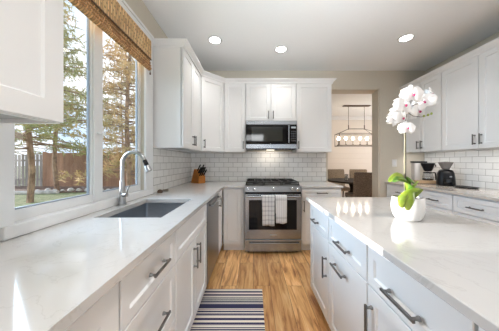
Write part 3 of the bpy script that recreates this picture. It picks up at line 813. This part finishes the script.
# leaves
def leaf(pts, wd, tilt, m='leaf'):
    """midrib points (local), half-width, sideways vector"""
    b = newbm(); n = 14; m_ = len(pts) - 1; tilt = Vector(tilt).normalized(); rows = []
    for i in range(n + 1):
        t = i / n; f_ = t * m_; k = min(int(f_), m_ - 1); u_ = f_ - k
        p0 = Vector(pts[max(k - 1, 0)]); p1 = Vector(pts[k]); p2 = Vector(pts[k + 1]); p3 = Vector(pts[min(k + 2, m_)])
        c = .5 * ((2 * p1) + (p2 - p0) * u_ + (2 * p0 - 5 * p1 + 4 * p2 - p3) * u_ ** 2 + (3 * p1 - p0 - 3 * p2 + p3) * u_ ** 3)
        w = wd * (math.sin(math.pi * min(1, (.08 + .90 * t) ** .8)) ** .65) + .002
        tg = (p2 - p1).normalized(); nn = tg.cross(tilt).normalized()
        rows.append([b.verts.new(c + tilt * w * s_ + nn * (abs(s_) ** 1.5) * w * -.30) for s_ in (-1, -.55, 0, .55, 1)])
    for i in range(n):
        for j in range(4): b.faces.new((rows[i][j], rows[i][j + 1], rows[i + 1][j + 1], rows[i + 1][j]))
    o = obj('leaf', b, M[m], po, smooth=1.3)
    md = o.modifiers.new('thickness', 'SOLIDIFY'); md.thickness = .0025
    return o
leaf([(-.005, 0, .120), (-.02, -.01, .215), S(399, 177, -.02), S(393, 178.5, -.03), S(388.5, 181.5, -.035)], .030, (.15, .75, .5))
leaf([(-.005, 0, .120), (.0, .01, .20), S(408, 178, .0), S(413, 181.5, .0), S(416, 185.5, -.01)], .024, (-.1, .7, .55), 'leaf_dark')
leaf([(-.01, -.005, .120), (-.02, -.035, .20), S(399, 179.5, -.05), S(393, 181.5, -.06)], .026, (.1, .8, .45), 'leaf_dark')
leaf([(0, -.01, .120), (.01, -.045, .185), S(409, 192, -.075), S(410, 201, -.102), S(408, 210.5, -.105)], .036, (.97, -.1, .05))
leaf([(.005, 0, .120), (.015, -.02, .20), S(411, 189, -.04), S(414, 194, -.05)], .028, (.3, -.4, .7))
leaf([(-.005, -.01, .120), (-.01, -.045, .17), S(404, 195, -.085), S(402, 203, -.103), S(402.5, 208, -.104)], .024, (.9, -.25, .1))
# stems and stake
base = Vector((-.018, .0, .115))
b = newbm(); tube(b, [base, S(404.3, 175), S(404.6, 150), S(404.8, 128)], [.0026, .0025, .0024, .0022], 8); obj('stake', b, M['stake'], po)
b = newbm()
mains = [base + Vector((.006, .004, 0)), S(405.4, 170, .006), S(405.3, 140, .006), S(405.3, 122, .006), S(407, 112, .01), S(412, 106, .012), S(419, 103, .01), S(426, 104, .0)]
tube(b, mains, [.0042, .004, .0038, .0032, .0024, .0022, .002, .0016], 8); obj('flower_stem', b, M['stem'], po)
b = newbm(); tube(b, [S(407, 112, .01), S(413, 116, .0), S(421, 117, -.01), S(428, 115.5, -.01), S(431, 114, -.01)], [.002, .0018, .0016, .0014, .001], 6)
br_ = obj('flower_branch', b, M['stem'], po)
for (u, v) in ((424, 116), (428, 115), (431.5, 113.6)):
    b = newbm(); bmesh.ops.create_icosphere(b, subdivisions=2, radius=.0055)
    for w in b.verts: w.co.z *= 1.35
    obj('bud', b, M['leaf'], br_, S(u, v, -.01))
# flowers
def flower_mesh():
    b = newbm()
    def petal(ang, L, W, lift, tw=0):
        d_ = Vector((math.cos(ang), 0, math.sin(ang))); s_ = Vector((-math.sin(ang), 0, math.cos(ang))); rows = []
        for i in range(8):
            t = i / 7; w = W * (math.sin(math.pi * (.06 + .88 * t) ** (.72)) ** .6) * (1 if i else .3)
            row = []
            for q_ in (-1, -.5, 0, .5, 1):
                p = d_ * (L * t) + s_ * (w * q_); p.y = -lift * math.sin(t * 2.2) + .010 * abs(q_) ** 2 * t + .012 * t * t
                row.append(b.verts.new(p))
            rows.append(row)
        for i in range(7):
            for j in range(4): b.faces.new((rows[i][j], rows[i][j + 1], rows[i + 1][j + 1], rows[i + 1][j]))
    petal(R(90), .050, .019, .004); petal(R(215), .048, .019, .004); petal(R(325), .048, .019, .004)
    for f_ in b.verts: f_.co.y += .004
    petal(R(12), .054, .034, .008); petal(R(168), .054, .034, .008)
    return b
fl0 = obj('flower', flower_mesh(), M['petal'], po, smooth=1.3)
b = newbm(); bmesh.ops.create_icosphere(b, subdivisions=2, radius=.007)
for v in b.verts: v.co = Vector((v.co.x * .75, v.co.y * .8 - .010, v.co.z * 1.05 - .004))
lip0 = obj('lip', b, M['lip'], fl0, smooth=1.3)
b = newbm(); bmesh.ops.create_icosphere(b, subdivisions=2, radius=.0065)
for v in b.verts: v.co = Vector((v.co.x, v.co.y - .012, v.co.z + .008))
col0 = obj('column', b, M['petal'], fl0, smooth=1.3)
fls = [((412.8, 94.5), -.01, 5, -8, 0, 1.16), ((404.3, 105.5), -.02, -8, 12, 8, 1.14), ((424.5, 102), -.005, -4, -38, -22, 1.1), ((402, 118), .0, 4, 20, 5, 1.0),
       ((407.5, 128), -.015, -6, -10, 0, .86), ((418, 111), .02, 10, 25, -30, 1.12), ((393.5, 120), .012, 0, 25, 15, .85), ((430.5, 94), .012, -12, 55, 30, .85), ((397.5, 112), .03, 6, 15, -12, .9)]
for i, ((u, v), dy, tx, ty, tz, sc_) in enumerate(fls):
    o = fl0 if i == 0 else copy_tree(fl0, po)
    o.location = S(u, v, dy); o.rotation_euler = (R(tx), R(tz), R(ty)); o.scale = (sc_,) * 3

# ------------------------------------------------------------------ coffee corner
cm = thing('coffee_maker', 'drip coffee maker with a silver tower and glass carafe', 'coffee maker', (2.555, 3.06, CT), R(-12)); cm.scale = (.94, .94, .98)
box('base', M['wood_base'], cm, -.165, .125, -.075, .075, .006, .052, .006, 2)
box('base_plate', M['black'], cm, -.155, .115, -.068, .068, 0, .0055)
box('tower', plain('satin_silver', (.62, .59, .57), .45, .6, var=.03), cm, -.165, -.085, -.05, .05, .0525, .315, .008, 2)
box('top_arm', M['black'], cm, -.175, .01, -.055, .055, .316, .340, .006, 2)
b = newbm(); lathe(b, [(0, .185), (.045, .187), (.052, .20), (.085, .285), (.088, .30), (.088, .313), (0, .314)], 24, (.045, 0, 0)); bk = obj('brew_basket', b, M['black'], cm)
b = newbm(); tube(b, [(.128, 0, .295), (.150, 0, .285), (.152, 0, .255)], .007, 8); obj('basket_handle', b, M['black'], bk)
b = newbm(); lathe(b, [(0, .056), (.068, .056), (.073, .062), (.072, .10), (.060, .150), (.055, .160)], 24, (.045, 0, 0)); cf = obj('carafe', b, M['carafe'], cm)
b = newbm(); lathe(b, [(0, .057), (.066, .057), (.070, .063), (.070, .078), (0, .078)], 24, (.045, 0, 0)); obj('coffee', b, plain('dark_coffee', (.03, .012, .006), .1), cf)
b = newbm(); lathe(b, [(.057, .158), (.060, .160), (.060, .176), (0, .184)], 24, (.045, 0, 0)); obj('lid', b, M['black'], cf)
b = newbm(); tube(b, [(.10, 0, .168), (.140, 0, .165), (.152, 0, .15), (.155, 0, .075), (.145, 0, .065)], .009, 8); obj('handle', b, M['black'], cf)

cg = thing('coffee_grinder', 'black coffee grinder with a smoky cone hopper beside the coffee maker', 'coffee grinder', (2.645, 2.82, CT), R(-30)); cg.scale = (.86, .86, .98)
b = newbm()
rr = []
for (z, hx, hy, cy_) in ((0, .108, .10, 0), (.02, .112, .104, 0), (.10, .108, .10, 0), (.17, .10, .092, 0), (.205, .085, .08, 0), (.225, .062, .06, 0)):
    row = []
    for k in range(28):
        a = 2 * math.pi * k / 28; c_, s_ = math.cos(a), math.sin(a); p_ = 3.2
        q_ = (abs(c_) ** p_ + abs(s_) ** p_) ** (-1 / p_); row.append(b.verts.new((hx * c_ * q_, hy * s_ * q_ + cy_, z)))
    rr.append(row)
for p, q_ in zip(rr[:-1], rr[1:]):
    for k in range(28): b.faces.new((p[k], p[(k + 1) % 28], q_[(k + 1) % 28], q_[k]))
b.faces.new(list(reversed(rr[0]))); b.faces.new(rr[-1]); obj('body', b, M['black'], cg, smooth=.9)
box('grounds_bin', M['black_glass'], cg, -.05, .05, -.116, -.099, .02, .10, .006, 2)
box('dial', M['steel_dark'], cg, .02, .05, -.113, -.100, .120, .138, .003)
b = newbm(); lathe(b, [(.0, .226), (.045, .226), (.052, .24), (.088, .310), (.090, .318), (.086, .318), (.048, .242), (0, .24)], 28); hp = obj('hopper', b, M['hopper'], cg, smooth=.9)
b = newbm(); lathe(b, [(0, .322), (.075, .322), (.091, .319), (.0915, .326), (.02, .334), (0, .334)], 28); obj('lid', b, M['hopper'], hp, smooth=.9)

b = newbm(); 
lathe(b, [(0, 0), (.105, 0), (.125, .010), (.13, .016), (.122, .016), (.10, .006), (0, .006)], 28, sx=.72)
tag(obj('serving_tray', b, M['black'], None, (2.64, 2.545, CT)), 'flat black oval tray on the worktop beside the grinder', 'tray')

# ------------------------------------------------------------------ switch, downlights
sw = thing('light_switch', 'white light switch plate on the greige wall by the dining opening', 'switch', (2.36, YF, 1.21))
pl_ = box('plate', M['plate'], sw, -.04, .04, -.007, -.0005, -.062, .062, .003)
box('rocker', M['trim'], sw, -.017, .017, -.011, -.0072, -.034, .034, .002)

for (x, y, lb) in ((-.48, 2.56, 'round ceiling downlight nearest the window and corner cabinet'), (.373, 2.77, 'round ceiling downlight in front of the stove, middle of the row'), (1.876, 2.52, 'round ceiling downlight above the island and orchid'),
                   (.05, .35, None), (2.0, -1.2, None)):  # entries without a label are added fill out of view, brightening the floor
    if lb:
        t_ = thing('ceiling_downlight', lb, 'ceiling light', (x, y, ZC), 0, 'recessed ceiling downlights')
        b = newbm(); lathe(b, [(.062, -.001), (.090, -.001), (.092, -.005), (.088, -.009), (.066, -.006)], 32); obj('trim_ring', b, M['trim'], t_, smooth=.9)
        b = newbm(); lathe(b, [(.065, -.0015), (.065, -.005), (0, -.006)], 32); obj('lens', b, M['lamp'], t_)
    l = bpy.data.lights.new('downlight' if lb else 'floor_fill', 'AREA'); l.shape = 'DISK'; l.size = .13; l.spread = R(100); l.energy = DOWNLIGHT if lb else DOWNLIGHT * 2.6; l.color = (1, .98, .95)
    lo = bpy.data.objects.new(l.name, l); COL.objects.link(lo); lo.location = (x, y, ZC - .012)

# ------------------------------------------------------------------ bamboo shade
sh = thing('bamboo_shade', 'woven bamboo roman shade gathered at the top of the window', 'window shade', (XL + .036, WY0 - .085, 2.115))
SL = 1.992 - (WY0 - .085)
b = newbm(); bx(b, .012, .022, 0, SL, .105, .29, .002)
obj('valance', b, M['bamboo'], sh)
box('headrail', M['trim'], sh, -.0, .0115, .01, SL - .01, .25, .285)
b = newbm()
pf = [(-.006, .12)]
for i in range(4):
    z0 = .118 - i * .028
    pf += [(.012 + .004 * i, z0 - .004), (.016 + .004 * i, z0 - .016), (.008 + .003 * i, z0 - .027)]
pf += [(.0, .0), (-.008, .012)]
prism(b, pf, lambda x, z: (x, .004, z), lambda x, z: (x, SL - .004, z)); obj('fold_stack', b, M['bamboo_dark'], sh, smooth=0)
box('binding', M['cord'], sh, .0225, .026, 0, SL, .100, .112, .001)
b = newbm(); tube(b, [(.02, SL - .02, .01), (.02, SL - .018, -.02)], .003, 6); lathe(b, [(0, -.045), (.007, -.04), (.005, -.022), (0, -.02)], 10, (.02, SL - .018, 0)); obj('cord', b, M['cord'], sh)

# ------------------------------------------------------------------ dining room: table, chairs, chandelier
TXc, TYc = 2.58, 5.32
t_ = thing('dining_table', 'round black pedestal dining table seen through the opening', 'table', (TXc, TYc, 0))
b = newbm(); lathe(b, [(0, .70), (.52, .70), (.60, .715), (.645, .735), (.65, .745), (.645, .755), (0, .755)], 48); obj('tabletop', b, M['dark_wood'], t_)
b = newbm(); lathe(b, [(0, .03), (.10, .03), (.11, .08), (.065, .16), (.06, .30), (.085, .42), (.06, .52), (.10, .66), (.22, .70)], 24); ped = obj('pedestal', b, M['dark_wood'], t_)
for k in range(4):
    b = newbm(); a = R(45 + 90 * k); tube(b, [(.08 * math.cos(a), .08 * math.sin(a), .10), (.25 * math.cos(a), .25 * math.sin(a), .07), (.40 * math.cos(a), .40 * math.sin(a), .025)], [.04, .032, .024], 8)
    obj('foot', b, M['dark_wood'], t_)
cd = thing('candle_holder', 'white candle in a clear glass holder on the black dining table', 'candle', (2.37, 5.22, .755))
b = newbm(); lathe(b, [(0, .0), (.045, 0), (.047, .006), (.044, .16), (.041, .16), (.043, .01), (0, .008)], 20); obj('glass_sleeve', b, M['carafe'], cd)
b = newbm(); lathe(b, [(0, .009), (.035, .009), (.035, .12), (.03, .125), (0, .124)], 20); obj('candle', b, M['candle'], cd)

def dining_chair(label, loc, rz, m):
    c = thing('dining_chair', label, 'chair', loc, rz, 'dining chairs around the black table')
    b = newbm(); bx(b, -.235, .235, -.235, .235, .40, .50, .02, 3); obj('seat', b, m, c)
    b = newbm(); prism(b, [(-.235, .37), (-.165, .37), (-.205, .80), (-.235, 1.0), (-.305, 1.0), (-.275, .80)], lambda y, z: (-.24, y, z), lambda y, z: (.24, y, z))
    bmesh.ops.bevel(b, geom=b.edges[:], offset=.012, segments=2, affect='EDGES'); obj('backrest', b, m, c)
    for (x, y, s) in ((-.20, .20, 0), (.20, .20, 0), (-.20, -.20, -.04), (.20, -.20, -.04)):
        b = newbm(); tube(b, [(x, y + s, 0), (x, y, .40)], [.016, .024], 8); obj('leg', b, M['dark_wood'], c)
    return c
dining_chair('grey-brown woven dining chair with its back to the kitchen', (2.43, 4.70, 0), R(0), M['chair'])
dining_chair('tan woven dining chair across the table, beside the candle', (2.52, 6.02, 0), R(178), M['chair_tan'])
dining_chair('tan woven dining chair across the table, nearer the jamb', (3.13, 5.98, 0), R(168), M['chair_tan'])

CX, CYc = 2.79, 5.55
ch = thing('linear_chandelier', 'long open-frame chandelier with glowing bulbs above the black dining table', 'chandelier', (CX, CYc, 1.66))
hx, hy, H_ = .525, .15, .32
b = newbm(); r_ = .0085
for z in (0, H_):
    for y in (-hy, hy): tube(b, [(-hx - r_, y, z), (hx + r_, y, z)], r_, 6)
    for x in (-hx, hx): tube(b, [(x, -hy, z), (x, hy, z)], r_, 6)
for x in (-hx, hx):
    for y in (-hy, hy): tube(b, [(x, y, 0), (x, y, H_)], r_, 6)
obj('frame', b, M['iron'], ch)
b = newbm(); tube(b, [(-hx, 0, .02), (hx, 0, .02)], .010, 8); arm = obj('lamp_bar', b, M['iron'], ch)
box('canopy', M['iron'], ch, -.36, .36, -.05, .05, ZC - 1.66 - .028, ZC - 1.66, .004)
b = newbm(); tube(b, [(-.215, 0, .46), (.215, 0, .46)], .009, 8)
for s in (-1, 1):
    for y in (-hy, hy): tube(b, [(s * .215, 0, .46), (s * hx, y, H_)], .006, 6)
    tube(b, [(s * .215, 0, .44), (s * .215, 0, .56)], .014, 8)
obj('hanger', b, M['iron'], ch)
for s in (-1, 1):
    b = newbm(); tube(b, [(s * .215, 0, .55), (s * .215, 0, ZC - 1.66 - .02)], .006, 6); obj('rod', b, M['iron'], ch)
for k in range(6):
    x = -.4825 + k * .193
    b = newbm(); lathe(b, [(0, .02), (.022, .025), (.026, .035), (.010, .045), (.009, .155), (0, .155)], 12, (x, 0, 0)); sk = obj('candle_sleeve', b, M['iron'], ch)
    b = newbm(); lathe(b, [(0, .156), (.012, .160), (.030, .185), (.033, .205), (.026, .228), (.010, .242), (0, .244)], 14, (x, 0, 0)); obj('bulb', b, M['bulb'], sk)

# ------------------------------------------------------------------ garden beyond the window
GZ = -.10
b = newbm(); bx(b, -70, -1.23, -25, 70, GZ - .2, GZ); structure(obj('lawn_ground', b, M['lawn']))
b = newbm(); prism(b, [(-24, 8.3), (-9.5, 8.5), (-7.5, 8.9), (-3, 9.4), (-3, 10.9), (-24, 10.9)], lambda x, y: (x, y, GZ + .001), lambda x, y: (x, y, GZ + .035)); structure(obj('garden_bed', b, M['mulch']))
b = newbm()
for i in range(24):
    x = -16.2 + i * .42
tube(b, [(-20, 8.15, GZ + .05), (-12, 8.2, GZ + .05), (-9.5, 8.35, GZ + .05), (-8.2, 8.6, GZ + .05)], .09, 8); tag(obj('edging_kerb', b, M['stone']), 'pale concrete edging along the mulch bed outside the window', 'edging')
# stones along the bed
st0 = None
for i in range(20):
    x = -9.2 + i * .31 + random.uniform(-.02, .02); y = 8.85 + (x + 8.7) * .10 + random.uniform(-.06, .06)
    if st0 is None:
        b = newbm(); bmesh.ops.create_icosphere(b, subdivisions=2, radius=.11)
        for v in b.verts: v.co = v.co * (1 + random.uniform(-.14, .14)); v.co.z *= .8
        o = st0 = obj('garden_stone', b, M['stone'], smooth=1.0)
    else:
        o = st0.copy(); COL.objects.link(o)
    s_ = random.uniform(.6, 1.08); o.scale = (s_ * 1.2, s_, s_); o.rotation_euler = (0, 0, random.uniform(0, 6)); o.location = (x, y, GZ + .035 + .07 * s_)
    tag(o, 'pale rounded stone in the row edging the garden bed', 'stone', 'stones edging the garden bed')
# fences
def fence(label, x0, x1, y, h, m, gap, group='fences at the end of the garden'):
    f = thing('garden_fence', label, 'fence', (x0, y, GZ), 0, group)
    W = x1 - x0; b = newbm(); x = 0
    bx(b, 0, W, .02, .06, .35, .44); bx(b, 0, W, .02, .06, h - .35, h - .26)
    while x < W - .1:
        hh = h + random.uniform(-.025, .025); bx(b, x, x + .14, 0, .0201, .05, hh); x += .14 + gap
    obj('boards', b, m, f, smooth=0)
    n = int(W / 2.4) + 1
    for i in range(n + 1): box('post', m, f, W * i / n - .05, W * i / n + .05, .061, .16, 0, h + .05)
    return f
fence('red-brown board fence at the end of the garden', -10.9, -2.0, 10.6, 1.80, M['fence'], .006)
fence('weathered grey fence with open gaps next to the red-brown fence', -24, -11.1, 10.8, 1.70, M['fence_grey'], .05)

def pine(label, x, y, h, rad, z0, n, m, seed, crook=0.3, dens=1.0):
    rnd = random.Random(seed)
    t = thing('pine_tree', label, 'tree', (x, y, GZ), 0, 'pine trees in the garden')
    tr = [(crook * math.sin(i * .8 + seed) * .35, crook * math.cos(i * .9 + seed) * .3, h * i / 8) for i in range(9)]; tr[0] = (0, 0, 0)
    b = newbm(); tube(b, tr, [.075 * (1 - i / 9.5) * h / 9 + .018 for i in range(9)], 9); obj('trunk', b, M['bark'], t)
    bb = newbm(); fb = newbm()
    for i in range(n):
        zf = z0 + (h - z0) * (i + rnd.random()) / n; q_ = (zf - z0) / (h - z0)
        L = rad * (1.05 - .85 * q_) * rnd.uniform(.55, 1.1); a = rnd.uniform(0, 2 * math.pi)
        k = min(7, int(zf / h * 8)); u_ = zf / h * 8 - k
        o_ = Vector(tr[k]) * (1 - u_) + Vector(tr[k + 1]) * u_
        d_ = Vector((math.cos(a), math.sin(a), rnd.uniform(-.18, .32)))
        pts = [o_ + d_ * L * s_ + Vector((0, 0, -.14 * L * s_ * s_)) + Vector((rnd.uniform(-.05, .05), rnd.uniform(-.05, .05), 0)) for s_ in (0, .33, .66, 1)]
        tube(bb, pts, [.035, .024, .015, .006], 5)
        nc = int(26 * L / 2 * dens) + 6
        for c in range(nc):
            s_ = rnd.uniform(.25, 1.05); f_ = min(2.999, s_ * 3); kk = int(f_); w_ = f_ - kk
            c0 = pts[kk] * (1 - w_) + pts[kk + 1] * w_ + Vector((rnd.gauss(0, .17), rnd.gauss(0, .17), rnd.gauss(0, .09)))
            for q2 in range(3):      # a tuft: three crossed blades
                ax = Vector((rnd.gauss(0, 1), rnd.gauss(0, 1), rnd.gauss(0, .7))).normalized(); sd = ax.orthogonal().normalized(); l_, w2 = rnd.uniform(.09, .17), rnd.uniform(.010, .022)
                fb.faces.new([fb.verts.new(c0 + ax * l_ * p + sd * w2 * r2) for (p, r2) in ((-1, -.3), (-.2, -1), (1, -.2), (1, .2), (-.2, 1), (-1, .3))])
    obj('branches', bb, M['bark'], t)
    fo = obj('foliage', fb, m, t, smooth=0)
    return t
pine('tall pine close to the window with spreading olive branches', -7.3, 6.7, 8.5, 2.8, 1.75, 84, M['needles'], 1, dens=1.25)
pine('slender tan pine seen through the faucet-side pane', -4.9, 8.1, 9.0, 1.9, .75, 96, M['needles_tan'], 2, dens=1.35)
pine('olive pine standing by the grey fence with a bare lower trunk', -8.9, 9.3, 9.0, 2.3, 2.0, 66, M['needles'], 3, dens=1.0)
pine('tan pine behind the red-brown fence at mid garden', -9.2, 14.8, 11.0, 3.2, 1.5, 60, M['needles_tan'], 4, dens=.8)
pine('large olive pine behind the grey fence', -16.5, 15.0, 11.5, 3.6, 1.6, 60, M['needles'], 5, dens=.7)
pine('distant olive pine rising far behind the two fences', -13.8, 21.5, 12.0, 3.2, 1.4, 60, M['needles'], 6, dens=.8)
